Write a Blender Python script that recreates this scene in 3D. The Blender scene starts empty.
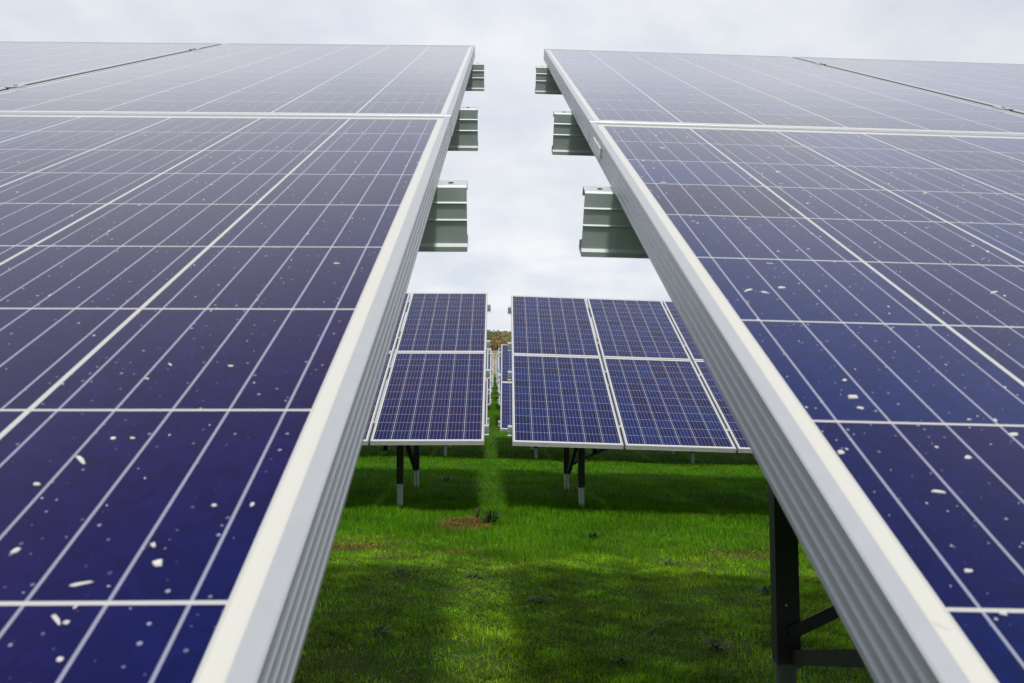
import bpy, bmesh, math, random
import numpy as np
from mathutils import Vector, Matrix

random.seed(7)
rng = np.random.default_rng(11)
C = bpy.context.scene.collection
scene = bpy.context.scene
PI = math.pi
rad = math.radians

# ------------------------------------------------------------------ camera
cam_d = bpy.data.cameras.new("camera")
cam = bpy.data.objects.new("camera", cam_d); C.objects.link(cam)
cam_d.sensor_width = 36.0
cam_d.lens = 828.6 / 1024 * 36.0
cam_d.clip_start = 0.02
cam_d.clip_end = 5000
YAW, PITCH = rad(1.20), rad(4.0)
cam.location = (0, 0, 0)
cam.rotation_euler = (PI / 2 + PITCH, 0, -YAW)
cam_d.dof.use_dof = True
cam_d.dof.focus_distance = 3.2
cam_d.dof.aperture_fstop = 20.0
scene.camera = cam

# ------------------------------------------------------------------ light
SUN_EL, SUN_AZ = rad(52), rad(175)        # azimuth clockwise from +Y
world = bpy.data.worlds.new("World"); scene.world = world
world.use_nodes = True
wt = world.node_tree; wt.nodes.clear()
def wn(kind, **kw):
    n = wt.nodes.new(kind)
    for k, v in kw.items(): setattr(n, k, v)
    return n
w_out = wn('ShaderNodeOutputWorld'); w_bg = wn('ShaderNodeBackground')
w_bg.inputs['Strength'].default_value = 0.1
sky = wn('ShaderNodeTexSky', sky_type='NISHITA', sun_disc=False)
sky.sun_elevation = SUN_EL; sky.sun_rotation = SUN_AZ
sky.air_density = 1.0; sky.dust_density = 2.0
tc = wn('ShaderNodeTexCoord')
sep = wn('ShaderNodeSeparateXYZ'); wt.links.new(tc.outputs['Generated'], sep.inputs[0])
zz = wn('ShaderNodeMath', operation='ADD'); wt.links.new(sep.outputs['Z'], zz.inputs[0]); zz.inputs[1].default_value = 0.22
zm = wn('ShaderNodeMath', operation='MAXIMUM'); wt.links.new(zz.outputs[0], zm.inputs[0]); zm.inputs[1].default_value = 0.05
dx = wn('ShaderNodeMath', operation='DIVIDE'); wt.links.new(sep.outputs['X'], dx.inputs[0]); wt.links.new(zm.outputs[0], dx.inputs[1])
dy = wn('ShaderNodeMath', operation='DIVIDE'); wt.links.new(sep.outputs['Y'], dy.inputs[0]); wt.links.new(zm.outputs[0], dy.inputs[1])
cmb = wn('ShaderNodeCombineXYZ'); wt.links.new(dx.outputs[0], cmb.inputs[0]); wt.links.new(dy.outputs[0], cmb.inputs[1])
n1 = wn('ShaderNodeTexNoise'); n1.inputs['Scale'].default_value = 1.15; n1.inputs['Detail'].default_value = 7; n1.inputs['Roughness'].default_value = 0.55
n1.inputs['Distortion'].default_value = 0.4
n2 = wn('ShaderNodeTexNoise'); n2.inputs['Scale'].default_value = 3.2; n2.inputs['Detail'].default_value = 5; n2.inputs['Roughness'].default_value = 0.5
wt.links.new(cmb.outputs[0], n1.inputs['Vector']); wt.links.new(cmb.outputs[0], n2.inputs['Vector'])
r1 = wn('ShaderNodeValToRGB')              # cloud cover
r1.color_ramp.elements[0].position = 0.34; r1.color_ramp.elements[0].color = (0.80, 0.80, 0.80, 1)
r1.color_ramp.elements[1].position = 0.58; r1.color_ramp.elements[1].color = (1, 1, 1, 1)
wt.links.new(n1.outputs['Fac'], r1.inputs[0])
r2 = wn('ShaderNodeValToRGB')              # cloud shade
r2.color_ramp.elements[0].position = 0.32; r2.color_ramp.elements[0].color = (0.73, 0.785, 0.875, 1)
r2.color_ramp.elements[1].position = 0.62; r2.color_ramp.elements[1].color = (0.915, 0.935, 0.965, 1)
wt.links.new(n2.outputs['Fac'], r2.inputs[0])
sc = wn('ShaderNodeVectorMath', operation='SCALE'); wt.links.new(r2.outputs[0], sc.inputs[0]); sc.inputs['Scale'].default_value = 10.0
mx = wn('ShaderNodeMix', data_type='RGBA')
zs = wn('ShaderNodeMapRange', interpolation_type='SMOOTHSTEP'); wt.links.new(sep.outputs['Z'], zs.inputs[0])
zs.inputs[1].default_value = 0.66; zs.inputs[2].default_value = 0.92; zs.inputs[3].default_value = 1.0; zs.inputs[4].default_value = 0.25  # unseen overhead cloud opening, added to darken and blue the glass reflections
mf = wn('ShaderNodeMath', operation='MULTIPLY'); wt.links.new(r1.outputs[0], mf.inputs[0]); wt.links.new(zs.outputs[0], mf.inputs[1])
wt.links.new(mf.outputs[0], mx.inputs['Factor'])
wt.links.new(sky.outputs[0], mx.inputs[6]); wt.links.new(sc.outputs[0], mx.inputs[7])
wt.links.new(mx.outputs[2], w_bg.inputs['Color']); wt.links.new(w_bg.outputs[0], w_out.inputs[0])

sun_d = bpy.data.lights.new("sun", 'SUN'); sun = bpy.data.objects.new("sun", sun_d); C.objects.link(sun)
sun_d.energy = 3.1; sun_d.angle = rad(4.5); sun_d.color = (1.0, 0.95, 0.86)
to_sun = Vector((math.sin(SUN_AZ) * math.cos(SUN_EL), math.cos(SUN_AZ) * math.cos(SUN_EL), math.sin(SUN_EL)))
sun.rotation_euler = (-to_sun).to_track_quat('-Z', 'Y').to_euler()
sun.location = (0, -10, 20)

scene.view_settings.view_transform = 'Standard'
scene.view_settings.look = 'None'
scene.view_settings.exposure = 0.0
scene.view_settings.gamma = 1.0
scene.view_settings.use_curve_mapping = False

# ------------------------------------------------------------------ helpers
def tag(o, label=None, cat=None, group=None, kind=None):
    if label: o['label'] = label
    if cat: o['category'] = cat
    if group: o['group'] = group
    if kind: o['kind'] = kind
    return o

def link(name, me, mat=None, parent=None, mtx=None):
    o = bpy.data.objects.new(name, me); C.objects.link(o)
    if mat is not None and me is not None and len(me.materials) == 0: me.materials.append(mat)
    if parent is not None: o.parent = parent
    if mtx is not None: o.matrix_local = mtx
    return o

def mesh(name, verts, faces, mat=None):
    me = bpy.data.meshes.new(name)
    me.from_pydata([tuple(v) for v in verts], [], faces)
    if mat: me.materials.append(mat)
    bm = bmesh.new(); bm.from_mesh(me); bmesh.ops.recalc_face_normals(bm, faces=bm.faces)
    bm.to_mesh(me); bm.free()
    return me

def thicken(pts, t):
    """closed outline of a bent sheet of thickness t along a 2-D centre line"""
    P = [Vector(p) for p in pts]; L, Rr = [], []
    for i, p in enumerate(P):
        d0 = (P[i] - P[i-1]).normalized() if i > 0 else None
        d1 = (P[i+1] - P[i]).normalized() if i < len(P) - 1 else None
        if d0 is None: n = Vector((-d1.y, d1.x)); k = 1
        elif d1 is None: n = Vector((-d0.y, d0.x)); k = 1
        else:
            n0 = Vector((-d0.y, d0.x)); n1_ = Vector((-d1.y, d1.x)); n = (n0 + n1_).normalized()
            k = min(2.0, 1 / max(0.3, n.dot(n0)))
        L.append(p + n * t / 2 * k); Rr.append(p - n * t / 2 * k)
    return L, Rr

def sheet_extrude(pts, t, a, b, frame):
    """extrude a bent sheet; frame(s, p) gives the 3-D point at length s and section point p"""
    L, Rr = thicken(pts, t); n = len(L); ring = L + Rr[::-1]
    verts = [frame(a, p) for p in ring] + [frame(b, p) for p in ring]
    m = len(ring); faces = []
    for i in range(m):
        j = (i + 1) % m; faces.append((i, j, m + j, m + i))
    for i in range(n - 1):                    # end caps as quads across the sheet
        faces.append((i, i + 1, m - 2 - i, m - 1 - i))
        faces.append((m + i, m + m - 1 - i, m + m - 2 - i, m + i + 1))
    return verts, faces

def tube(p0, p1, r, seg=14, r2=None):
    p0, p1 = Vector(p0), Vector(p1); d = (p1 - p0).normalized()
    u = d.orthogonal().normalized(); w = d.cross(u); r2 = r2 or r
    v = []
    for p, rr in ((p0, r), (p1, r2)):
        for k in range(seg):
            a = 2 * PI * k / seg; v.append(p + u * math.cos(a) * rr + w * math.sin(a) * rr)
    f = [(k, (k + 1) % seg, seg + (k + 1) % seg, seg + k) for k in range(seg)]
    f.append(tuple(range(seg))); f.append(tuple(range(seg, 2 * seg)))
    return v, f

def box(lo, hi):
    x0, y0, z0 = lo; x1, y1, z1 = hi
    v = [Vector(p) for p in ((x0,y0,z0),(x1,y0,z0),(x1,y1,z0),(x0,y1,z0),(x0,y0,z1),(x1,y0,z1),(x1,y1,z1),(x0,y1,z1))]
    return v, [(0,1,2,3),(4,5,6,7),(0,1,5,4),(1,2,6,5),(2,3,7,6),(3,0,4,7)]

def join(*vf):
    V, F = [], []
    for v, f in vf:
        o = len(V); V += list(v); F += [tuple(i + o for i in q) for q in f]
    return V, F

# ------------------------------------------------------------------ node material helper
class Nodes:
    def __init__(self, name):
        self.m = bpy.data.materials.new(name); self.m.use_nodes = True
        self.t = self.m.node_tree; self.t.nodes.clear()
        self.out = self.t.nodes.new('ShaderNodeOutputMaterial')
        self.b = self.t.nodes.new('ShaderNodeBsdfPrincipled')
        self.t.links.new(self.b.outputs[0], self.out.inputs[0])
    def n(self, kind, **kw):
        n = self.t.nodes.new(kind)
        for k, v in kw.items(): setattr(n, k, v)
        return n
    def put(self, sock, v):
        if isinstance(v, bpy.types.NodeSocket): self.t.links.new(v, sock)
        elif isinstance(v, (tuple, list)) and len(v) == 3 and sock.type == 'RGBA': sock.default_value = (*v, 1)
        else: sock.default_value = v
    def math(self, op, a, b=0.0, c=0.0, clamp=False):
        n = self.n('ShaderNodeMath', operation=op, use_clamp=clamp)
        self.put(n.inputs[0], a); self.put(n.inputs[1], b)
        if op in ('MULTIPLY_ADD',): self.put(n.inputs[2], c)
        return n.outputs[0]
    def mix(self, f, a, b, blend='MIX'):
        n = self.n('ShaderNodeMix', data_type='RGBA', blend_type=blend)
        self.put(n.inputs['Factor'], f); self.put(n.inputs[6], a); self.put(n.inputs[7], b)
        return n.outputs[2]
    def noise(self, vec, scale, detail=4, rough=0.55, dist=0.0, out='Fac'):
        n = self.n('ShaderNodeTexNoise'); self.put(n.inputs['Vector'], vec)
        n.inputs['Scale'].default_value = scale; n.inputs['Detail'].default_value = detail
        n.inputs['Roughness'].default_value = rough; n.inputs['Distortion'].default_value = dist
        return n.outputs[out]
    def step(self, v, lo, hi):
        n = self.n('ShaderNodeMapRange', interpolation_type='SMOOTHSTEP'); self.put(n.inputs[0], v)
        n.inputs[1].default_value = lo; n.inputs[2].default_value = hi
        return n.outputs[0]
    def bump(self, h, strength, dist):
        n = self.n('ShaderNodeBump'); self.put(n.inputs['Height'], h)
        n.inputs['Strength'].default_value = strength; n.inputs['Distance'].default_value = dist
        self.t.links.new(n.outputs[0], self.b.inputs['Normal'])

def metal(name, col, rough, metallic, var=0.15, scale=30, spots=None):
    M_ = Nodes(name); o = M_.n('ShaderNodeTexCoord').outputs['Object']
    f = M_.noise(o, scale, 6, 0.6); f2 = M_.noise(o, scale * 0.12, 3)
    c0 = tuple(x * (1 - var) for x in col); c1 = tuple(min(1, x * (1 + var)) for x in col)
    c = M_.mix(f, c0, c1)
    if spots: c = M_.mix(M_.step(f2, 0.5, 0.75), c, spots)
    M_.put(M_.b.inputs['Base Color'], c)
    M_.put(M_.b.inputs['Roughness'], M_.math('MULTIPLY_ADD', f, 0.2, rough - 0.1)); M_.b.inputs['Metallic'].default_value = metallic
    M_.bump(f, 0.15, 0.0006)
    return M_.m

# anodised aluminium, galvanised steel, dark steel
ALU = metal('anodised_aluminium', (0.43, 0.445, 0.47), 0.40, 0.30, 0.05, 60)
ALU.node_tree.nodes  # keep
GALV = metal('galvanised_purlin_steel', (0.46, 0.525, 0.535), 0.5, 0.15, 0.20, 45, spots=(0.36, 0.43, 0.44))
PILE = metal('galvanised_pile_steel', (0.50, 0.58, 0.53), 0.55, 0.3, 0.25, 40)
DARK = metal('dark_post_steel', (0.030, 0.032, 0.032), 0.55, 0.2, 0.3, 35)  # near-black steel for posts, rafters and braces
PILE_SHADE = metal('shaded_pile_steel', (0.10, 0.13, 0.11), 0.7, 0.2, 0.35, 30)  # darker copy of the pile steel, with the near table's shade in its colour
BOLT = metal('dark_bolt_steel', (0.06, 0.06, 0.06), 0.5, 0.6, 0.2, 60)
STICK = metal('white_sticker_paper', (0.80, 0.80, 0.76), 0.6, 0.0, 0.03, 20)

# ------------------------------------------------------------------ module
MW, MH, GAP, GV = 0.992, 1.966, 0.020, 0.010
CP, MXG, MYG = 0.1585, 0.0205, 0.032

def cell_material(name, plum, blue):
    N = Nodes(name)
    tcn = N.n('ShaderNodeTexCoord'); obj = tcn.outputs['Object']
    oi = N.n('ShaderNodeObjectInfo')
    s = N.n('ShaderNodeSeparateXYZ'); N.put(s.inputs[0], obj)
    X = N.math('DIVIDE', N.math('SUBTRACT', s.outputs['X'], MXG), CP)
    Y = N.math('DIVIDE', N.math('SUBTRACT', s.outputs['Y'], MYG), CP)
    fx = N.math('FRACT', X); fy = N.math('FRACT', Y)
    ex = N.math('MINIMUM', fx, N.math('SUBTRACT', 1.0, fx)); ey = N.math('MINIMUM', fy, N.math('SUBTRACT', 1.0, fy))
    gx = N.math('LESS_THAN', ex, 0.0112); gy = N.math('LESS_THAN', ey, 0.0076)
    outx = N.math('MAXIMUM', N.math('LESS_THAN', X, 0.0), N.math('GREATER_THAN', X, 6.0))
    outy = N.math('MAXIMUM', N.math('LESS_THAN', Y, 0.0), N.math('GREATER_THAN', Y, 12.0))
    gyf = gy
    white = N.math('MAXIMUM', N.math('MAXIMUM', gx, gyf), N.math('MAXIMUM', outx, outy))
    bx = N.math('FRACT', N.math('MULTIPLY', fx, 5.0))
    bus = N.math('LESS_THAN', N.math('ABSOLUTE', N.math('SUBTRACT', bx, 0.5)), 0.025)
    # per cell random
    cid = N.n('ShaderNodeCombineXYZ'); N.put(cid.inputs[0], N.math('FLOOR', X)); N.put(cid.inputs[1], N.math('FLOOR', Y))
    N.put(cid.inputs[2], N.math('MULTIPLY', oi.outputs['Random'], 37.0))
    wn_ = N.n('ShaderNodeTexWhiteNoise', noise_dimensions='3D'); N.put(wn_.inputs['Vector'], cid.outputs[0])
    sc_ = N.n('ShaderNodeSeparateColor'); N.put(sc_.inputs[0], wn_.outputs['Color'])
    # shifted coordinates so no two modules share one crystal pattern
    sh = N.n('ShaderNodeVectorMath', operation='ADD'); N.put(sh.inputs[0], obj)
    off = N.n('ShaderNodeCombineXYZ'); [N.put(off.inputs[q], N.math('MULTIPLY', oi.outputs['Random'], k_)) for q, k_ in ((0, 17.0), (1, 29.0), (2, 91.0))]; N.put(sh.inputs[1], off.outputs[0])
    P3 = sh.outputs[0]
    vo = N.n('ShaderNodeTexVoronoi', feature='F1', voronoi_dimensions='2D'); N.put(vo.inputs['Vector'], P3); vo.inputs['Scale'].default_value = 120
    vs = N.n('ShaderNodeSeparateColor'); N.put(vs.inputs[0], vo.outputs['Color'])
    base = N.mix(sc_.outputs[0], (0.0016, 0.0032, 0.050), (0.0045, 0.0034, 0.047))
    base = N.mix(N.math('MULTIPLY', sc_.outputs[1], blue), base, (0.0022, 0.014, 0.098))
    big = N.noise(P3, 1.1, 2)
    base = N.mix(N.math('MULTIPLY', N.step(big, 0.42, 0.62), plum), base, (0.0130, 0.0045, 0.056))
    val = N.math('MULTIPLY_ADD', N.math('ADD', N.math('MULTIPLY', vs.outputs[0], 0.7), N.math('MULTIPLY', sc_.outputs[2], 0.5)), 0.40, 0.70)
    fing = N.math('MULTIPLY_ADD', N.math('SINE', N.math('MULTIPLY', s.outputs['Y'], 2 * PI / 0.0021)), 0.10, 1.0)
    val = N.math('MULTIPLY', val, fing)
    vm = N.n('ShaderNodeVectorMath', operation='SCALE'); N.put(vm.inputs[0], base); N.put(vm.inputs['Scale'], val)
    # pale sky reflection painted into the colour, stronger as the glass turns edge-on
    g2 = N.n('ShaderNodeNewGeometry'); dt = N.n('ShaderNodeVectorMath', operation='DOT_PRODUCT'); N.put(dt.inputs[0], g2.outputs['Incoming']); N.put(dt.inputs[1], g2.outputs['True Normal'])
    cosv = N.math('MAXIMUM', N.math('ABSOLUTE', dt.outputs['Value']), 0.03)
    sheen = N.math('SUBTRACT', 1.0, N.math('EXPONENT', N.math('DIVIDE', -0.0021, N.math('POWER', cosv, 2.2))))
    sheen = N.math('MINIMUM', sheen, 0.38)
    fine = N.step(cosv, 0.05, 0.20)          # hair-thin lines blur out under the textured glass when seen edge-on
    c = N.mix(N.math('MULTIPLY', bus, N.math('MULTIPLY', fine, 0.85)), vm.outputs[0], (0.29, 0.30, 0.39))
    c = N.mix(N.math('MAXIMUM', gx, gy), c, (0.44, 0.44, 0.43))
    c = N.mix(N.math('MAXIMUM', outx, outy), c, (0.52, 0.52, 0.485))
    # fine dust and dried droplets on the glass
    v2 = N.n('ShaderNodeTexVoronoi', feature='F1', voronoi_dimensions='2D'); N.put(v2.inputs['Vector'], P3); v2.inputs['Scale'].default_value = 110
    vc = N.n('ShaderNodeSeparateColor'); N.put(vc.inputs[0], v2.outputs['Color'])
    rsp = N.math('MULTIPLY', N.math('POWER', vc.outputs[0], 4.0), 0.11)
    sp = N.math('MULTIPLY', N.math('LESS_THAN', v2.outputs['Distance'], rsp), N.math('MULTIPLY', vc.outputs[1], 0.60))
    v3 = N.n('ShaderNodeTexVoronoi', feature='F1', voronoi_dimensions='2D'); N.put(v3.inputs['Vector'], P3); v3.inputs['Scale'].default_value = 24
    v3.inputs['Randomness'].default_value = 1.0
    v3c = N.n('ShaderNodeSeparateColor'); N.put(v3c.inputs[0], v3.outputs['Color'])
    r3 = N.math('MULTIPLY', N.math('POWER', v3c.outputs[1], 5.0), 0.026)
    sp3 = N.math('MULTIPLY', N.math('LESS_THAN', N.math('ADD', v3.outputs['Distance'], N.math('MULTIPLY', N.noise(P3, 260, 2), 0.06)), r3), 0.45)
    dust = N.math('MULTIPLY_ADD', N.step(N.noise(P3, 9, 7, 0.65), 0.42, 0.8), 0.009, 0.0)
    f = N.math('MAXIMUM', N.math('MAXIMUM', sp, sp3), N.math('MAXIMUM', dust, sheen))
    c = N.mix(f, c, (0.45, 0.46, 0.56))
    N.put(N.b.inputs['Base Color'], c)
    N.put(N.b.inputs['Roughness'], N.math('MULTIPLY_ADD', N.math('MAXIMUM', sp, sp3), 0.6, 0.12))
    N.b.inputs['IOR'].default_value = 1.185
    h = N.noise(P3, 700, 2, 0.5)
    N.bump(h, 0.04, 0.0004)
    return N.m
CELLS = cell_material('polycrystalline_cells_under_glass', 0.8, 0.5)
CELLS_B = cell_material('bluer_polycrystalline_cells_under_glass', 0.12, 1.0)

def laminate_mesh(mat):
    a = 0.006
    v, f = box((a, a, -0.0062), (MW - a, MH - a, -0.0016))
    return mesh('solar_module', v, f, mat)

def frame_mesh():
    prof = [(0.011, -0.0014), (0.0106, 0.0), (0.0010, 0.0), (0.0, -0.0010)]
    w = -0.0030; prof.append((0.0, w))
    for k in range(4):
        prof += [(0.0015, w - 0.0008), (0.0015, w - 0.0062), (0.0, w - 0.0070), (0.0, w - 0.0088)]
        w -= 0.0088
    prof += [(0.0, -0.0398), (0.0005, -0.040), (0.028, -0.040), (0.028, -0.0382), (0.0030, -0.0382), (0.0030, -0.0064), (0.011, -0.0064)]
    corners = [(0, 0, 1, 1), (MW, 0, -1, 1), (MW, MH, -1, -1), (0, MH, 1, -1)]
    V = []
    for cx, cy, sx, sy in corners:
        for a, z in prof: V.append(Vector((cx + sx * a, cy + sy * a, z)))
    n = len(prof); F = []
    for c in range(4):
        d = (c + 1) % 4
        for i in range(n):
            j = (i + 1) % n; F.append((c * n + i, c * n + j, d * n + j, d * n + i))
    return mesh('frame', V, F, ALU)

LAM, LAM_B, FRM = laminate_mesh(CELLS), laminate_mesh(CELLS_B), frame_mesh()

PUR_V = [0.345, 1.570, 2.373, 3.585]
PUR_PROF = [(0.034, -0.014), (0.034, -0.001), (0.002, -0.001), (0.0, -0.003), (0.0, -0.0234), (-0.0014, -0.0250), (0.0, -0.0266),
            (0.0, -0.0484), (-0.0014, -0.0500), (0.0, -0.0516), (0.0, -0.085), (-0.006, -0.0885), (-0.006, -0.0945), (0.034, -0.0945), (0.034, -0.081)]

POST_PROF = [(0.024, 0.042), (0.031, 0.042), (0.031, 0.0), (-0.031, 0.0), (-0.031, 0.042), (-0.024, 0.042)]

# ------------------------------------------------------------------ terrain height
def sstep(t): t = np.clip(t, 0, 1); return t * t * (3 - 2 * t)
def gz0(x, y):
    x = np.asarray(x, float); y = np.asarray(y, float)
    b = np.interp(y, [-60, -5, 2, 8, 16, 24, 108, 116, 150, 222, 300, 1600],
                     [-1.1, -1.02, -0.99, -1.03, -1.09, -0.74, 3.05, 3.9, 9.3, 16.9, 14.0, 6.0])
    side = -0.030 * np.clip(x + 0.9, 0, 40) * (1 - sstep((y - 18) / 12)) 
    hill = sstep((y - 150) / 60) * (-0.10 * np.clip(x, -25, 25) + 2.0 * np.sin(x / 31.0 + 1.2) - 1.86 + 3.5 * np.sin(x / 90.0))
    return b + side + hill
def gz(x, y):
    x = np.asarray(x, float); y = np.asarray(y, float)
    near = 1 - sstep((np.abs(y - 8) - 14) / 10)
    bump = 0.013 * np.sin(x * 3.1 + np.sin(y * 1.7)) * np.sin(y * 2.6 + 0.8 * np.sin(x * 2.2)) + 0.006 * np.sin(x * 9.0 + 2 * np.sin(y * 5)) * np.sin(y * 8.0)
    mound = 0.055 * np.exp(-(((x + 0.225) / 0.19) ** 2 + ((y - 6.92) / 0.20) ** 2)) 
    return gz0(x, y) + near * bump + mound

# ------------------------------------------------------------------ one table of modules
def build_table(side, n, loc, tilt, roll, post_x, label, fine=True, brace=True, clear=0.64, n_post=None, gref=None, jo=0.21):
    """side -1: extends to -X from its inner edge, +1: to +X.  loc = inner lower corner of the glass plane"""
    x, y, z = loc
    gl = float(gz0(x + side * post_x, y + 0.9)) if gref is None else gref
    root = bpy.data.objects.new('solar_table', None); C.objects.link(root)
    root.location = (x, y, gl); root.empty_display_size = 0.3
    tag(root, label, 'solar panels', 'tables of solar panels lined up along the grass aisle')
    ex = Vector((math.cos(roll), 0, -math.sin(roll)))
    ev = Vector((0, math.cos(tilt), math.sin(tilt))); ev = (ev - ex * ev.dot(ex)).normalized()
    nn = ex.cross(ev)
    O = Vector((0, 0, z - gl))
    def pl(u, v, w): return O + ex * (side * u) + ev * v + nn * w
    R3 = Matrix((ex, ev, nn)).transposed().to_4x4()
    for i in range(n):
        for k in range(2):
            u0 = i * (MW + GAP); jit = rng.normal(0, 0.0006, 2)
            org = pl(u0 + (MW if side < 0 else 0), k * (MH + GV) - 0.005, 0) + ex * float(jit[0] if i or k else 0) + nn * float(abs(jit[1]) * 0.5)
            m = link('solar_module', LAM_B if side > 0 else LAM, None, root, Matrix.Translation(org) @ R3)
            fr = link('frame', FRM, None, m)
    width = n * MW + (n - 1) * GAP
    for pv in PUR_V:
        fn = lambda s, p: pl(s, pv + p[0], -0.0405 + p[1])
        v, f = sheet_extrude(PUR_PROF, 0.002, -0.041, width + 0.041, fn)
        po = link('purlin', mesh('purlin', v, f, GALV), None, root)
        if fine:
            for (uu, ww) in ((0.055, -0.036), (0.055, -0.068)):
                c = pl(uu, pv - 0.0012, -0.0405 + ww); v, f = tube(c, c - ev * 0.004, 0.0055, 6)
                link('bolt', mesh('bolt', v, f, BOLT), None, po)
            c = pl(-0.018, pv + 0.016, -0.0408); v, f = tube(c, c + nn * 0.0012, 0.004, 10)
            link('bolt', mesh('bolt', v, f, BOLT), None, po)
    if fine:
        for i in range(1, n):
            for pv in PUR_V:
                u0 = i * (MW + GAP) - GAP / 2
                a = pl(u0, pv, 0)
                bx, bf = box((-0.015, -0.02, 0.0003), (0.015, 0.02, 0.0024)); b2, f2 = box((-0.006, -0.02, -0.038), (0.006, 0.02, 0.0003))
                V, F = join((bx, bf), (b2, f2), tube((0, 0, 0.0028), (0, 0, 0.0055), 0.0045, 6))
                V = [a + (R3 @ q) for q in V]
                link('clamp', mesh('clamp', V, F, ALU), None, root)
    # posts, rafters, braces
    cnt = n_post or int((width - post_x) // 3.0) + 1
    for j in range(cnt):
        px = side * (post_x + 3.0 * j)
        def under(yy):                       # underside of the purlins above local (px, yy)
            v_ = yy / math.cos(tilt); return (O + ex * (px) + ev * v_ + nn * (-0.142)).z
        tops = []
        for yy in (0.88, 2.60):
            g = float(gz0(x + px, y + yy)) - gl
            joint = g + jo
            top = under(yy) - 0.03
            fr = lambda s, p, px=px, yy=yy: Vector((px + p[0], yy + p[1], s))
            v, f = sheet_extrude(POST_PROF, 0.004, joint, top, fr)
            ps = link('post', mesh('post', v, f, DARK), None, root)
            V, F = join(tube((px, yy + 0.028, g - 0.25), (px, yy + 0.028, joint + 0.03), 0.0285, 16),
                        box((px - 0.034, yy - 0.004, joint - 0.012), (px + 0.034, yy + 0.06, joint - 0.002)))
            link('ground_pile', mesh('ground_pile', V, F, PILE_SHADE if jo > 0.3 else PILE), None, ps)
            if fine:
                c = Vector((px - 0.006, yy - 0.002, joint + 0.16)); v, f = tube(c, c - Vector((0, 0.004, 0)), 0.0035, 6)
                link('bolt', mesh('bolt', v, f, PILE), None, ps)
            tops.append((joint, top, g))
        # rafter under the purlins
        v0, v1 = 0.2 , 3.75
        rprof = [(0.04, -0.012), (0.04, 0.0), (0.0, 0.0), (0.0, -0.075), (0.04, -0.075), (0.04, -0.063)]
        def fr2(s, p): return O + ex * (px + side * 0.045 + side * p[0]) + ev * s + nn * (-0.1375 + p[1])
        v, f = sheet_extrude(rprof, 0.003, v0, v1, fr2)
        link('rafter', mesh('rafter', v, f, DARK), None, root)
        # long diagonal from the foot of the rear post up to the head of the front post
        a = Vector((px + side * 0.02, 2.60 - 0.03, tops[1][0] + 0.025)); b = Vector((px + side * 0.02, 0.95, tops[0][1] - 0.12))
        d = (b - a).normalized(); up = Vector((1, 0, 0)).cross(d).normalized()
        if up.z < 0: up = -up
        bp = [(0.025, 0.018), (-0.014, 0.018), (-0.014, -0.018), (0.025, -0.018)]
        Ln = (b - a).length
        fr3 = lambda s, p, a=a, d=d, up=up: a + d * s + Vector((1, 0, 0)) * p[0] + up * p[1]
        v, f = sheet_extrude(bp, 0.003, -0.05, Ln, fr3)
        link('brace', mesh('brace', v, f, DARK), None, root)
        if brace and j % 2 == 0:             # wind brace leaning outwards from the rear post
            a = Vector((px, 2.60 - 0.012, tops[1][0] + 0.085)); b = a + Vector((side * 1.35, 0.0, 0.62))
            d = (b - a).normalized(); up = Vector((0, 1, 0)).cross(d).normalized()
            fr4 = lambda s, p, a=a, d=d, up=up: a + d * s + Vector((0, 1, 0)) * p[0] + up * p[1]
            v, f = sheet_extrude([(0.02, 0.017), (0.0, 0.017), (0.0, -0.017)], 0.003, 0.0, (b - a).length, fr4)
            link('brace', mesh('brace', v, f, DARK), None, root)
    root['_pl'] = 0; del root['_pl']
    return root, pl

def copy_tree(o, parent=None):
    c = o.copy(); C.objects.link(c)
    if parent is not None:
        c.parent = parent; c.matrix_parent_inverse = o.matrix_parent_inverse.copy()
    for ch in list(o.children): copy_tree(ch, c)
    return c

T = rad(27.18); T2 = rad(26.5)
t1L, pl1L = build_table(-1, 8, (-0.081, -0.2595, -0.3792), T, 0.0, 0.86,
    'nearest table of dark blue panels, filling the left of the photo', brace=False)
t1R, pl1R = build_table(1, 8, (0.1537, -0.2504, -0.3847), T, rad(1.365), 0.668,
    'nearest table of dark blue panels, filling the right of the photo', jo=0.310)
t2L, _ = build_table(-1, 8, (-0.0924, 7.288, -0.3606), T2, 0.0, 0.83,
    'second table back on the left, ending beside the gap above the grass', brace=False)
t2R, _ = build_table(1, 8, (0.1611, 7.422, -0.3738), T2, rad(1.85), 0.705,
    'second table back on the right, sloping slightly down to the right')
t3L, _ = build_table(-1, 8, (-0.135, 15.0, -0.475), T2, 0.0, 0.80,
    'third table back on the left, almost hidden behind the second one', fine=False, brace=False)
t3R, _ = build_table(1, 8, (0.103, 15.0, -0.525), T2, rad(1.5), 0.69,
    'third table back on the right, a narrow strip seen through the gap', fine=False)
words = ['fourth', 'fifth', 'sixth', 'seventh', 'eighth', 'ninth', 'tenth', 'eleventh', 'twelfth', 'thirteenth', 'fourteenth']
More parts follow.
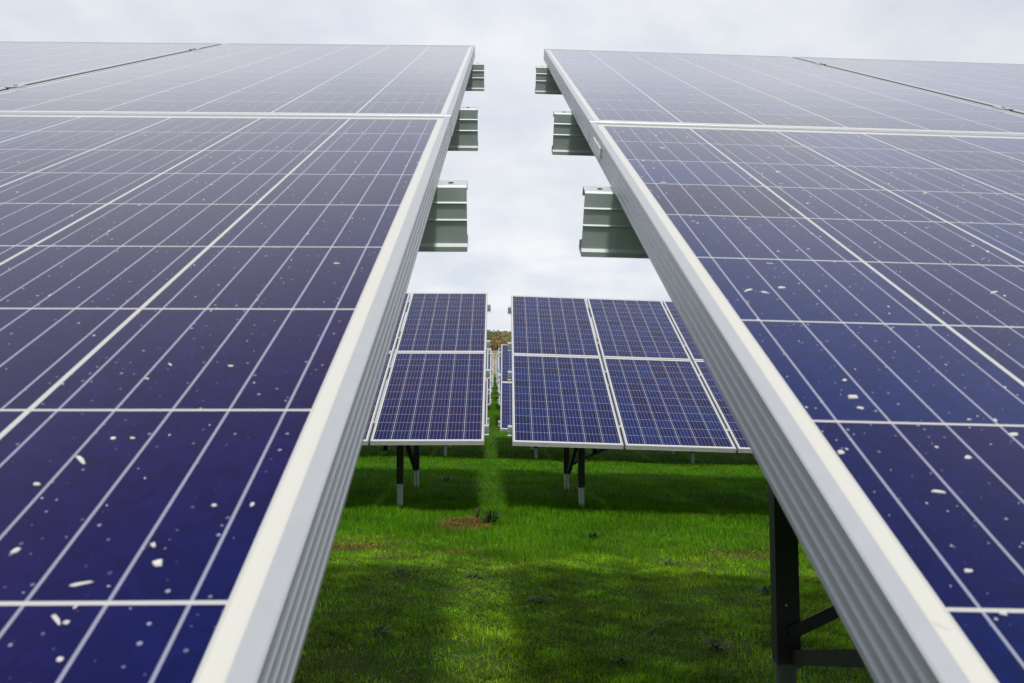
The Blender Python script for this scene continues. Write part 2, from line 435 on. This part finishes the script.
# rows climb the slope beyond the third one: one flat-standing pair is built, the rest are copies
y4, z4 = 22.8, -0.13
t4L, _ = build_table(-1, 7, (-0.113, y4, z4), T2, 0.0, 0.80,
    'fourth table back on the left, its edge showing in the gap', fine=False, brace=False)
t4R, _ = build_table(1, 7, (0.120, y4, z4), T2, 0.0, 0.69,
    'fourth table back on the right, its edge showing in the gap', fine=False)
for k in range(1, 11):
    yy = y4 + 7.75 * k; dz = float(gz0(0, yy + 0.9) - gz0(0, y4 + 0.9))
    for t, s in ((t4L, 'left'), (t4R, 'right')):
        c = copy_tree(t); c.location = (t.location.x + rng.normal(0, 0.03), yy, t.location.z + dz)
        tail = ', the last before the bare hillside' if k == 10 else ', far off down the aisle' if k > 4 else ', a sliver down the aisle'
        c['label'] = f'{words[k]} table back on the {s}{tail}'

# sticker on the side of the right-hand near table
def side_quad(pl, v0, v1, w0, w1, off=0.0018):
    pts = [pl(-off, v0, w0), pl(-off, v1, w0), pl(-off, v1, w1), pl(-off, v0, w1), pl(0.001, v0, w0), pl(0.001, v1, w0), pl(0.001, v1, w1), pl(0.001, v0, w1)]
    return pts, [(0,1,2,3),(4,5,6,7),(0,1,5,4),(1,2,6,5),(2,3,7,6),(3,0,4,7)]
v, f = side_quad(pl1R, 1.76, 1.87, -0.012, -0.031)
bpy.context.view_layer.update()
mod0 = [c for c in t1R.children if c.name.startswith('solar_module')][0]
st = link('sticker', mesh('sticker', v, f, STICK), None, mod0)
st.matrix_parent_inverse = Matrix.Identity(4)
st.matrix_local = mod0.matrix_local.inverted()

# ------------------------------------------------------------------ flakes of dirt on the near glass
FL = Nodes('dried_white_dirt'); fo = FL.n('ShaderNodeTexCoord').outputs['Object']
FL.put(FL.b.inputs['Base Color'], FL.mix(FL.noise(fo, 90, 3), (0.36, 0.35, 0.32), (0.66, 0.65, 0.61))); FL.b.inputs['Roughness'].default_value = 0.85
FLAKE = FL.m
def flake(V, F, pl, u, v, a, b, ang, h):
    n = 7; o = len(V); ca, sa = math.cos(ang), math.sin(ang)
    rr = [1 + random.uniform(-0.42, 0.38) for _ in range(n)]
    for lev, sc_ in ((0, 1.0), (1, 0.72)):
        for k in range(n):
            t = 2 * PI * k / n; p, q = a * rr[k] * math.cos(t) * sc_, b * rr[k] * math.sin(t) * sc_
            V.append(pl(u + p * ca - q * sa, v + p * sa + q * ca, -0.0017 + h * lev))
    for k in range(n): F.append((o + k, o + (k + 1) % n, o + n + (k + 1) % n, o + n + k))
    F.append(tuple(o + n + k for k in range(n)))
camR = Matrix.Rotation(-YAW, 3, 'Z') @ Matrix.Rotation(PITCH, 3, 'X')
def flakes(pl, spots, name, label, count):
    V, F = [], []
    # real big chips
    P0 = pl(0, 0, 0); eu = pl(1, 0, 0) - P0; evv = pl(0, 1, 0) - P0; nn = eu.cross(evv)
    return V, F, P0, eu, evv, nn
def surf(root, pl, px, py):
    P0 = root.matrix_world @ pl(0, 0, 0)
    eu = pl(1, 0, 0) - pl(0, 0, 0); ev = pl(0, 1, 0) - pl(0, 0, 0); nn = eu.cross(ev)
    d = camR @ Vector(((px - 512) / 828.6, 1.0, (341.5 - py) / 828.6))
    t = P0.dot(nn) / d.dot(nn); q = d * t - P0
    return q.dot(eu), q.dot(ev)
bpy.context.view_layer.update()
for root, pl, spots, lab in (
    (t1L, pl1L, [(157,561,3.4,2.8,.2,1.2),(78,582,7.0,1.3,2.9,.8),(80,457,6.5,1.5,.9,.9),(153,543,3.2,1.3,1.0,.8),(15,548,2.9,1.9,1.9,1),(36,482,2.8,1.6,.1,.8),(113,436,1.7,1.6,0,.7),
                 (132,436,1.8,1.5,0,.7),(55,616,5.5,1.1,.8,.6),(252,502,1.8,1.3,1.6,.7),(213,503,1.7,1.5,.3,.6),(170,363,3.5,1.2,1.0,.8),(336,262,4,1.8,.4,.9),(66,620,1.6,1.3,.4,.6),(231,364,2.6,1.8,.3,.6),(60,656,2,1.5,1,.6)],
     'pale dirt flakes scattered over the glass of the nearest left table'),
    (t1R, pl1R, [(852,395,3.6,2.6,.4,1.1),(861,406,2.3,1.9,.2,.8),(1014,432,2.8,2.0,.3,.8),(938,489,4.2,1.4,2.9,.7),(945,624,4.0,2.4,2.6,.6),(841,450,2.4,1.8,.4,.7),(748,289,5.5,1.5,.7,.9),(765,291,4.2,1.8,2.7,.9),
                 (782,286,3.4,2.6,.2,.8),(968,455,2.8,1.8,.5,.6),(1003,610,2,1.7,0,.6),(969,568,2.2,1.4,.2,.6),(996,418,3,1.2,1.2,.6),(994,291,6,1.6,.5,.9),(770,262,5,1,2.9,.6),(845,378,1.8,1.6,0,.7)],
     'pale dirt flakes scattered over the glass of the nearest right table')):
    V, F = [], []
    for px, py, a, b, ang, h in spots:
        u, v = surf(root, pl, px, py); flake(V, F, pl, u if True else 0, v, a / 1000, b / 1000, ang, h / 1000)
    for _ in range(7500):
        u = abs(random.gauss(0, 1.2)); v = random.uniform(0.35, 3.8)
        if u > 4: continue
        if u % 1.012 < 0.02 or u % 1.012 > 0.975: continue
        if 1.93 < v < 2.0: continue
        a = random.choice((0.4, 0.45, 0.5, 0.55, 0.6, 0.7, 0.8, 1.0, 1.3)) * 0.001
        a *= 1.0 + 0.9 * min(1, max(0, v - 0.75))
        b = a * random.uniform(0.3, 0.9)
        if random.random() < 0.08: a *= 1.9
        flake(V, F, pl, u, v, a, b, random.uniform(0, PI), 0.0004 + 0.2 * b)
    o = link('dirt_flakes', mesh('dirt_flakes', V, F, FLAKE)); o.location = root.location
    tag(o, lab, 'dirt', kind='stuff')

# ------------------------------------------------------------------ ground
G = Nodes('grass_and_soil_ground')
geo = G.n('ShaderNodeNewGeometry'); pos = geo.outputs['Position']
sg = G.n('ShaderNodeSeparateXYZ'); G.put(sg.inputs[0], pos)
nA = G.noise(pos, 1.1, 5, 0.6); nB = G.noise(pos, 9, 6, 0.65); nC = G.noise(pos, 60, 4, 0.7)
gr = G.mix(nB, (0.020, 0.070, 0.003), (0.060, 0.150, 0.006))
gr = G.mix(G.step(nA, 0.50, 0.72), gr, (0.070, 0.105, 0.010))
gr = G.mix(G.step(G.noise(pos, 4.2, 7, 0.7), 0.58, 0.70), gr, (0.055, 0.050, 0.012))
gr = G.mix(G.math('MULTIPLY', nC, 0.35), gr, (0.025, 0.030, 0.010))
# bare reddish soil where the turf is torn
def blob(cx, cy, rx, ry):
    a = G.math('DIVIDE', G.math('SUBTRACT', sg.outputs['X'], cx), rx); b = G.math('DIVIDE', G.math('SUBTRACT', sg.outputs['Y'], cy), ry)
    d = G.math('SQRT', G.math('ADD', G.math('MULTIPLY', a, a), G.math('MULTIPLY', b, b)))
    d = G.math('ADD', d, G.math('MULTIPLY', G.math('SUBTRACT', nB, 0.5), 1.2))
    return G.math('SUBTRACT', 1.0, G.step(d, 0.75, 1.15))
soil = G.mix(nC, (0.035, 0.018, 0.006), (0.130, 0.060, 0.020))
SPOTS = [(-0.235, 6.86, 0.32, 0.34), (-1.05, 5.85, 0.32, 0.22), (-0.20, 5.75, 0.17, 0.10), (-0.06, 5.5, 0.10, 0.06), (1.75, 5.9, 0.3, 0.25)]
m = None
for s_ in SPOTS: b_ = blob(*s_); m = b_ if m is None else G.math('MAXIMUM', m, b_)
gr = G.mix(m, gr, soil)
earth = G.mix(G.noise(pos, 0.35, 6, 0.6), (0.20, 0.135, 0.085), (0.33, 0.24, 0.16))
scrub = G.mix(G.noise(pos, 0.25, 6, 0.7), (0.055, 0.070, 0.030), (0.16, 0.125, 0.065))
fy_ = G.math('ADD', sg.outputs['Y'], G.math('MULTIPLY', G.math('SUBTRACT', G.noise(pos, 0.06, 4), 0.5), 26.0))
far = G.mix(G.step(fy_, 136, 152), earth, scrub)
col = G.mix(G.step(sg.outputs['Y'], 108, 114), gr, far)
G.put(G.b.inputs['Base Color'], col); G.b.inputs['Roughness'].default_value = 0.95; G.b.inputs['Specular IOR Level'].default_value = 0.15
G.bump(G.math('ADD', nC, G.math('MULTIPLY', nB, 2.0)), 0.7, 0.02)

xs = np.concatenate([-np.geomspace(900, 7, 40), np.linspace(-6.8, 8.6, 190), np.geomspace(9, 900, 40)])
ys = np.concatenate([np.linspace(-60, 0.5, 20), np.linspace(0.7, 17, 190), np.geomspace(17.3, 108, 60), np.linspace(109, 240, 60), np.geomspace(245, 1600, 16)])
XX, YY = np.meshgrid(xs, ys); ZZ = gz(XX, YY)
hr = (YY > 150) & (YY < 260); ZZ = ZZ + np.where(hr, 0.5 * np.sin(XX * 0.9 + YY * 0.3) * np.sin(YY * 0.5), 0)
nx, ny = len(xs), len(ys)
vv = np.stack([XX.ravel(), YY.ravel(), ZZ.ravel()], 1)
idx = np.arange(nx * ny).reshape(ny, nx)
ff = np.stack([idx[:-1, :-1].ravel(), idx[:-1, 1:].ravel(), idx[1:, 1:].ravel(), idx[1:, :-1].ravel()], 1)
def np_mesh(name, verts, faces, mat, cols=None, smooth=False):
    me = bpy.data.meshes.new(name); k = faces.shape[1]
    me.vertices.add(len(verts)); me.vertices.foreach_set('co', verts.astype(np.float32).ravel())
    me.loops.add(faces.size); me.loops.foreach_set('vertex_index', faces.astype(np.int32).ravel())
    me.polygons.add(len(faces)); me.polygons.foreach_set('loop_start', np.arange(0, faces.size, k, dtype=np.int32))
    me.polygons.foreach_set('loop_total', np.full(len(faces), k, np.int32))
    if smooth: me.polygons.foreach_set('use_smooth', np.ones(len(faces), bool))
    me.update(calc_edges=True)
    if cols is not None:
        ca = me.color_attributes.new('tint', 'FLOAT_COLOR', 'POINT'); ca.data.foreach_set('color', cols.astype(np.float32).ravel())
    me.materials.append(mat)
    return me
tag(link('ground', np_mesh('ground', vv, ff, G.m, smooth=True)), kind='structure')

# ------------------------------------------------------------------ grass
def leaf_mat(name, rough=0.5, trans=0.25):
    N = Nodes(name); at = N.n('ShaderNodeAttribute', attribute_name='tint')
    N.put(N.b.inputs['Base Color'], at.outputs['Color']); N.b.inputs['Roughness'].default_value = rough
    N.b.inputs['Specular IOR Level'].default_value = 0.12
    tr = N.n('ShaderNodeBsdfTranslucent'); N.put(tr.inputs['Color'], at.outputs['Color'])
    ms = N.n('ShaderNodeMixShader'); ms.inputs[0].default_value = trans
    N.t.links.new(N.b.outputs[0], ms.inputs[1]); N.t.links.new(tr.outputs[0], ms.inputs[2]); N.t.links.new(ms.outputs[0], N.out.inputs[0])
    return N.m
GRASS = leaf_mat('grass_blades', 0.75, 0.38); DRY = leaf_mat('dry_stalks', 0.8, 0.1); LEAF = leaf_mat('broad_leaves', 0.45, 0.2)

def patch(x, y, s=1.0, ph=0.0):                # smooth pseudo noise 0..1
    a = np.sin(x * 1.7 * s + 1.3 * np.sin(y * 1.1 * s + ph)) + np.sin(y * 2.3 * s + 1.7 * np.sin(x * 0.9 * s + ph)) + 0.6 * np.sin((x + y) * 4.1 * s + ph) + 0.5 * np.sin((x - 1.4 * y) * 6.3 * s + 2 * ph)
    return np.clip(a / 6.2 + 0.5, 0, 1)
def soilmask(x, y):
    m = np.zeros_like(x)
    for cx, cy, rx, ry in SPOTS:
        d = np.sqrt(((x - cx) / rx) ** 2 + ((y - cy) / ry) ** 2) + 0.35 * (patch(x, y, 5) - 0.5)
        m = np.maximum(m, 1 - sstep((d - 0.7) / 0.5))
    return m
def blades(regions, hfun, tintfun):
    X, Y, H, W = [], [], [], []
    for x0, x1, y0, y1, dens, wsc in regions:
        n = int((x1 - x0) * (y1 - y0) * dens)
        x = rng.uniform(x0, x1, n); y = rng.uniform(y0, y1, n)
        X.append(x); Y.append(y); W.append(np.full(n, wsc))
    x = np.concatenate(X); y = np.concatenate(Y); w = np.concatenate(W)
    h, keep = hfun(x, y); x, y, w, h = x[keep], y[keep], w[keep], h[keep]
    n = len(x); z = gz(x, y) - 0.003
    az = rng.uniform(0, 2 * PI, n); ln = rng.uniform(0.15, 0.95, n) * h; hw = 0.5 * w * rng.uniform(0.0016, 0.0036, n)
    ca, sa = np.cos(az), np.sin(az); fa = az + rng.uniform(-0.7, 0.7, n) + PI / 2; cb, sb = np.cos(fa), np.sin(fa)
    v = np.zeros((n, 5, 3))
    v[:, 0] = np.stack([x - cb * hw, y - sb * hw, z], 1); v[:, 1] = np.stack([x + cb * hw, y + sb * hw, z], 1)
    mx_, my_ = x + ca * ln * 0.3, y + sa * ln * 0.3
    v[:, 2] = np.stack([mx_ + cb * hw * .85, my_ + sb * hw * .85, z + h * 0.62], 1); v[:, 3] = np.stack([mx_ - cb * hw * .85, my_ - sb * hw * .85, z + h * 0.62], 1)
    v[:, 4] = np.stack([x + ca * ln, y + sa * ln, z + h], 1)
    b = np.arange(n)[:, None] * 5
    tri = np.concatenate([b + [0, 1, 2], b + [0, 2, 3], b + [3, 2, 4]], 0)
    col = tintfun(x, y, n)
    cols = np.ones((n, 5, 4)); cols[:, :, :3] = col[:, None, :]
    return v.reshape(-1, 3), tri, cols.reshape(-1, 4)
def hf(x, y):
    p = patch(x, y, 1.0); q = patch(x, y, 3.0, 2.0)
    yn = y + 1.6 * (patch(x, y, 1.6, 3.3) - 0.5) + 0.8 * (patch(x, y, 4.5, 0.7) - 0.5); tall = sstep((yn - 4.9) / 1.5) * (0.75 + 0.25 * (1 - sstep((y - 8.4) / 1.0)))
    h = (0.016 + 0.016 * p) * (1 - tall) + (0.036 + 0.035 * p) * tall
    h = h * rng.uniform(0.5, 1.35, len(x)) * (0.7 + 0.6 * q)
    s = soilmask(x, y); bare = (1 - tall) * sstep((0.50 - patch(x, y, 2.3, 4.0)) / 0.16) * 0.62
    keep = rng.uniform(0, 1, len(x)) > np.maximum(s * 0.80, bare)
    return h, keep
def tf(x, y, n):
    t = rng.uniform(0, 1, n)[:, None]; p = patch(x, y, 1.3, 1.0)[:, None]; q = patch(x, y, 4.0, 5.0)[:, None]
    a = np.array([0.028, 0.125, 0.002]); b = np.array([0.120, 0.345, 0.003]); c = np.array([0.210, 0.380, 0.006])
    col = a * (1 - t) + b * t; k = np.clip((q - 0.35) * 1.2, 0, 1) * 0.6 * (1 - 0.5 * p); col = col * (1 - k) + c * k
    yn = y + 1.6 * (patch(x, y, 1.6, 3.3) - 0.5) + 0.8 * (patch(x, y, 4.5, 0.7) - 0.5); tall = sstep((yn - 4.9) / 1.4)[:, None]
    short = col * np.array([2.9, 1.95, 3.0]) * (0.35 + 1.15 * patch(x, y, 7.5, 2.2) ** 1.0)[:, None] * (0.55 + 0.9 * patch(x, y, 17.0, 1.2))[:, None]; col = short * (1 - tall) + col * tall  # short turf yellowed, and brightened in colour to lift the shaded foreground
    dry = (rng.uniform(0, 1, n) < 0.035 + 0.05 * (1 - tall[:, 0]))[:, None]
    hi = (0.62 + 0.7 * patch(x, y, 2.7, 1.9) * (0.7 + 0.6 * patch(x, y, 8.5, 0.4)))[:, None]; col = col * (hi * tall + (1 - tall))
    return np.where(dry, np.array([0.20, 0.16, 0.07]) * (0.5 + 0.7 * t), col)
regs = [(-1.9, 2.4, 2.4, 5.6, 16000, 0.85), (-2.6, 3.6, 5.6, 8.8, 6500, 1.1), (-5.5, 8.0, 8.8, 16.5, 1500, 2.0), (-8, -1.6, 16.5, 27, 450, 3.0), (1.6, 11, 16.5, 27, 450, 3.0), (-1.6, 1.6, 16.5, 40, 650, 3.2), (-1.5, 1.5, 40, 100, 120, 6.0),
        (-6, -1.9, 0.6, 5.6, 1200, 1.6), (2.4, 7.5, 0.6, 5.6, 1200, 1.6), (-6, -2.6, 5.6, 8.8, 1300, 1.8), (3.6, 8, 5.6, 8.8, 1300, 1.8), (-1.9, 2.4, 0.5, 2.4, 1200, 1.5)]
v, f, c = blades(regs, hf, tf)
tag(link('grass', np_mesh('grass', v, f, GRASS, c)), 'bright green grass, mossy and thin in the foreground, lusher under the second tables', 'grass', kind='stuff')

# clover-like low leaves in the thin turf
def clover(n):
    x = rng.uniform(-1.8, 2.4, n); y = 2.5 + 3.8 * rng.uniform(0, 1, n) ** 1.15
    k = (patch(x, y, 2.3, 4.0) > 0.40) | (rng.uniform(0, 1, n) < 0.25); x, y = x[k], y[k]; n = len(x)
    z = gz(x, y) + rng.uniform(0.004, 0.022, n); r = rng.uniform(0.0020, 0.0052, n)
    az = rng.uniform(0, 2 * PI, n); v = np.zeros((n, 4, 3)); tl = rng.normal(0, 0.5, (n, 2))
    for i, a in enumerate((0, 0.5 * PI, PI, 1.5 * PI)):
        rr = r * (1.3 if i % 2 == 0 else 0.8); cx, cy = np.cos(az + a) * rr, np.sin(az + a) * rr
        v[:, i] = np.stack([x + cx, y + cy, z + cx * tl[:, 0] + cy * tl[:, 1]], 1)
    fa = np.arange(n * 4).reshape(n, 4); t = rng.uniform(0, 1, n)[:, None]
    col = np.array([0.045, 0.120, 0.004]) * (1 - t) + np.array([0.215, 0.330, 0.014]) * t
    col = col * (0.35 + 1.15 * patch(x, y, 7.5, 2.2))[:, None] * (0.5 + 0.9 * patch(x, y, 17.0, 1.2))[:, None]
    brown = rng.uniform(0, 1, n)[:, None] < 0.10; col = np.where(brown, np.array([0.10, 0.07, 0.035]) * (0.5 + t), col)
    cols = np.ones((n, 4, 4)); cols[:, :, :3] = col[:, None, :]
    return v.reshape(-1, 3), fa, cols.reshape(-1, 4)
v, f, c = clover(150000)
tag(link('ground_cover', np_mesh('ground_cover', v, f, LEAF, c)), 'low clover and moss leaves in the shaded foreground turf', 'ground cover', kind='stuff')

# dry straw lying in the turf
def straw(n):
    x = rng.uniform(-1.6, 2.2, n); y = rng.uniform(2.6, 7.0, n)
    k = patch(x, y, 2.3, 4.0) < 0.52; x, y = x[k], y[k]; n = len(x)
    az = rng.uniform(0, 2 * PI, n); L = rng.uniform(0.02, 0.11, n); hw = rng.uniform(0.0006, 0.0014, n); z = gz(x, y) + 0.006; up = rng.uniform(0, 0.35, n) * L
    ca, sa = np.cos(az), np.sin(az); v = np.zeros((n, 4, 3))
    v[:, 0] = np.stack([x - sa * hw, y + ca * hw, z], 1); v[:, 1] = np.stack([x + sa * hw, y - ca * hw, z + hw], 1)
    v[:, 2] = np.stack([x + ca * L + sa * hw, y + sa * L - ca * hw, z + up + hw], 1); v[:, 3] = np.stack([x + ca * L - sa * hw, y + sa * L + ca * hw, z + up], 1)
    t = rng.uniform(0, 1, n)[:, None]; col = np.array([0.06, 0.042, 0.025]) * (1 - t) + np.array([0.26, 0.20, 0.11]) * t
    cols = np.ones((n, 4, 4)); cols[:, :, :3] = col[:, None, :]
    return v.reshape(-1, 3), np.arange(n * 4).reshape(n, 4), cols.reshape(-1, 4)
v, f, c = straw(3800)
tag(link('dry_straw', np_mesh('dry_straw', v, f, DRY, c)), 'dead brown straw lying in the thin foreground turf', 'straw', kind='stuff')

# clods of reddish soil on the mound
CL = Nodes('reddish_clods'); co = CL.n('ShaderNodeTexCoord').outputs['Object']
CL.put(CL.b.inputs['Base Color'], CL.mix(CL.noise(co, 25, 5), (0.030, 0.014, 0.004), (0.260, 0.110, 0.030))); CL.b.inputs['Roughness'].default_value = 0.95
def clods(cx, cy, rx, ry, n, smax, name, label):
    V, F = [], []
    for _ in range(n):
        a = random.uniform(0, 2 * PI); r = math.sqrt(random.random()) ; x = cx + rx * r * math.cos(a); y = cy + ry * r * math.sin(a)
        s = random.uniform(0.3, 1) ** 2 * smax; z = float(gz(x, y)) + s * 0.3
        bm = bmesh.new(); bmesh.ops.create_icosphere(bm, subdivisions=1, radius=s)
        o = len(V); q = random.uniform(0.6, 1)
        for vv_ in bm.verts: V.append(Vector((x, y, z)) + Vector((vv_.co.x * random.uniform(.7, 1.3), vv_.co.y * random.uniform(.7, 1.3), vv_.co.z * q * random.uniform(.6, 1.2))))
        F += [tuple(o + w.index for w in fc.verts) for fc in bm.faces]; bm.free()
    tag(link(name, mesh(name, V, F, CL.m)), label, 'soil', kind='stuff')
clods(-0.235, 6.88, 0.25, 0.27, 420, 0.016, 'soil_mound', 'small mound of loose reddish soil in the middle of the grass aisle')
clods(-1.02, 5.85, 0.28, 0.18, 260, 0.012, 'soil_crumbs', 'crumbs of reddish soil beside the left frame edge')
clods(-0.20, 5.75, 0.15, 0.09, 110, 0.010, 'soil_crumbs', 'crumbs of reddish soil in front of the soil mound')

# weeds: rosettes of narrow and broad leaves
def weed(x, y, n, L, W, tall, dark, name, label, cat='weed', group=None):
    V, F, K = [], [], []
    for i in range(n):
        a = random.uniform(0, 2 * PI); l = L * random.uniform(0.55, 1.1); wv = W * random.uniform(0.7, 1.2); rise = tall * random.uniform(0.4, 1.1)
        ca, sa = math.cos(a), math.sin(a); o = len(V); t = random.random()
        colr = [p * (1 - t) + q * t for p, q in zip((0.012, 0.045, 0.010), (0.050, 0.125, 0.022))]
        if random.random() < dark: colr = (0.09, 0.055, 0.03)
        for s in range(5):
            q = s / 4; ww = wv * math.sin(PI * (0.12 + 0.86 * q)) ; r = l * q; z = rise * math.sin(q * PI * 0.62)
            for sg_ in (-1, 1):
                V.append(Vector((ca * r - sa * ww * sg_, sa * r + ca * ww * sg_, z + 0.15 * ww))); K.append((*colr, 1))
        for s in range(4): b = o + 2 * s; F.append((b, b + 1, b + 3, b + 2))
    me = np_mesh(name, np.array([tuple(v) for v in V]), np.array(F), LEAF, np.array(K))
    o = link(name, me); o.location = (x, y, float(gz(x, y)) - 0.002)
    tag(o, label, cat, group)
    return o
weed(-0.02, 6.88, 70, 0.13, 0.005, 0.125, 0.04, 'weed', 'dark narrow-leaved weed standing at the right end of the soil mound')
weed(-0.14, 6.98, 22, 0.045, 0.005, 0.09, 0.85, 'weed', 'withered brown weed on top of the soil mound')
gq = 'small leafy weeds dotted over the grass'
for x, y, n, L, W, tall, lab in [
    (-0.62, 10.9, 26, 0.12, 0.010, 0.07, 'leafy weed in the shade behind the second left table posts'),
    (0.23, 4.35, 20, 0.085, 0.008, 0.035, 'flat dark weed in the sunlit strip of the foreground'),
    (1.12, 5.45, 26, 0.13, 0.011, 0.04, 'wide flat weed left of the near black post'),
    (0.95, 3.6, 22, 0.09, 0.008, 0.035, 'low dark weed at the foot of the near black post'),
    (-0.50, 3.7, 20, 0.08, 0.007, 0.03, 'low weed in the shade at the lower left of the grass'),
    (1.5, 4.6, 24, 0.10, 0.009, 0.05, 'weed clump behind the near black post'),
    (0.75, 6.4, 26, 0.09, 0.008, 0.07, 'leafy weed in the sunlit grass right of the soil mound'),
    (-0.55, 4.9, 20, 0.085, 0.008, 0.03, 'low weed clump towards the left frame in the shaded turf'),
    (-0.12, 4.9, 18, 0.08, 0.008, 0.03, 'low weed clump just left of the sunlit strip'),
    (0.50, 3.35, 16, 0.06, 0.007, 0.03, 'small weed near the bottom edge of the photo')]:
    weed(x, y, n, L, W, tall, 0.08, 'weed', lab, group=gq)

# one pale dry twig in the lower right of the turf
def twig(x, y, az, L, label):
    V, F = [], []
    p = Vector((0, 0, 0.012)); d = Vector((math.cos(az), math.sin(az), 0.12))
    for s in range(6):
        q = p + d * L / 6 + Vector((random.uniform(-.006, .006), random.uniform(-.006, .006), random.uniform(-.004, .006)))
        V, F = join((V, F), tube(p, q, 0.0026 - 0.0003 * s, 6, 0.0023 - 0.0003 * s))
        if s in (1, 3, 4):
            e = q + Vector((random.uniform(-1, 1), random.uniform(-1, 1), random.uniform(0.1, .8))).normalized() * L * 0.3
            V, F = join((V, F), tube(q, e, 0.0014, 5, 0.0008))
        p = q
    o = link('twig', mesh('twig', V, F, TW)); o.location = (x, y, float(gz(x, y))); tag(o, label, 'twig', 'dry twigs lying in the grass')
TW = metal('dry_twig', (0.17, 0.14, 0.10), 0.85, 0.0, 0.3, 50)
twig(0.66, 3.75, 0.9, 0.24, 'dry twig lying in the turf left of the near black post')
twig(0.28, 4.1, 2.6, 0.15, 'short dry twig lying beside the sunlit strip')
twig(-0.62, 4.55, 0.3, 0.18, 'thin dry twig lying towards the left frame')

# ------------------------------------------------------------------ scrub on the far hill
def scrub_mesh():
    V, F, K = [], [], []
    n = 1500
    xs_ = np.concatenate([rng.uniform(-22, 24, 900), rng.uniform(-170, 170, 1500)])
    ys_ = rng.uniform(146, 224, len(xs_))
    pats = [(0.10, 0.140, 0.050), (0.14, 0.18, 0.065), (0.22, 0.20, 0.085), (0.27, 0.18, 0.085), (0.20, 0.19, 0.09)]
    vs, fs, cs = [], [], []; off = 0
    for x, y in zip(xs_, ys_):
        s = rng.uniform(0.5, 1.5); m_ = 44 if abs(x) < 25 else 22
        p = pats[int(min(4, max(0, (patch(np.array([x * .2]), np.array([y * .2]))[0] * 5 + rng.normal(0, 1.0)))))]
        u = rng.normal(0, 1, (m_, 3)); u /= np.linalg.norm(u, axis=1)[:, None]; u *= (rng.uniform(0.3, 1, m_) ** 0.5)[:, None] * s * np.array([1.0, 1.0, 0.75])
        c = u + np.array([x, y, float(gz(x, y)) + s * 0.5])
        e1 = rng.normal(0, 1, (m_, 3)); e1 /= np.linalg.norm(e1, axis=1)[:, None]; e2 = np.cross(e1, rng.normal(0, 1, (m_, 3))); e2 /= np.linalg.norm(e2, axis=1)[:, None]
        r = 0.16 * s + 0.10
        q = np.stack([c - e1 * r, c - e2 * r * .6, c + e1 * r, c + e2 * r * .6], 1)
        vs.append(q.reshape(-1, 3)); fs.append(np.arange(m_ * 4).reshape(m_, 4) + off); off += m_ * 4
        t = rng.uniform(0.85, 1.15, m_)[:, None]; k = np.ones((m_, 4, 4)); k[:, :, :3] = (np.array(p) * t)[:, None, :]; cs.append(k.reshape(-1, 4))
    return np.concatenate(vs), np.concatenate(fs), np.concatenate(cs)
v, f, c = scrub_mesh()
tag(link('hillside_scrub', np_mesh('hillside_scrub', v, f, LEAF, c)), 'olive and rust coloured scrub covering the distant hillside', 'scrub', kind='stuff')
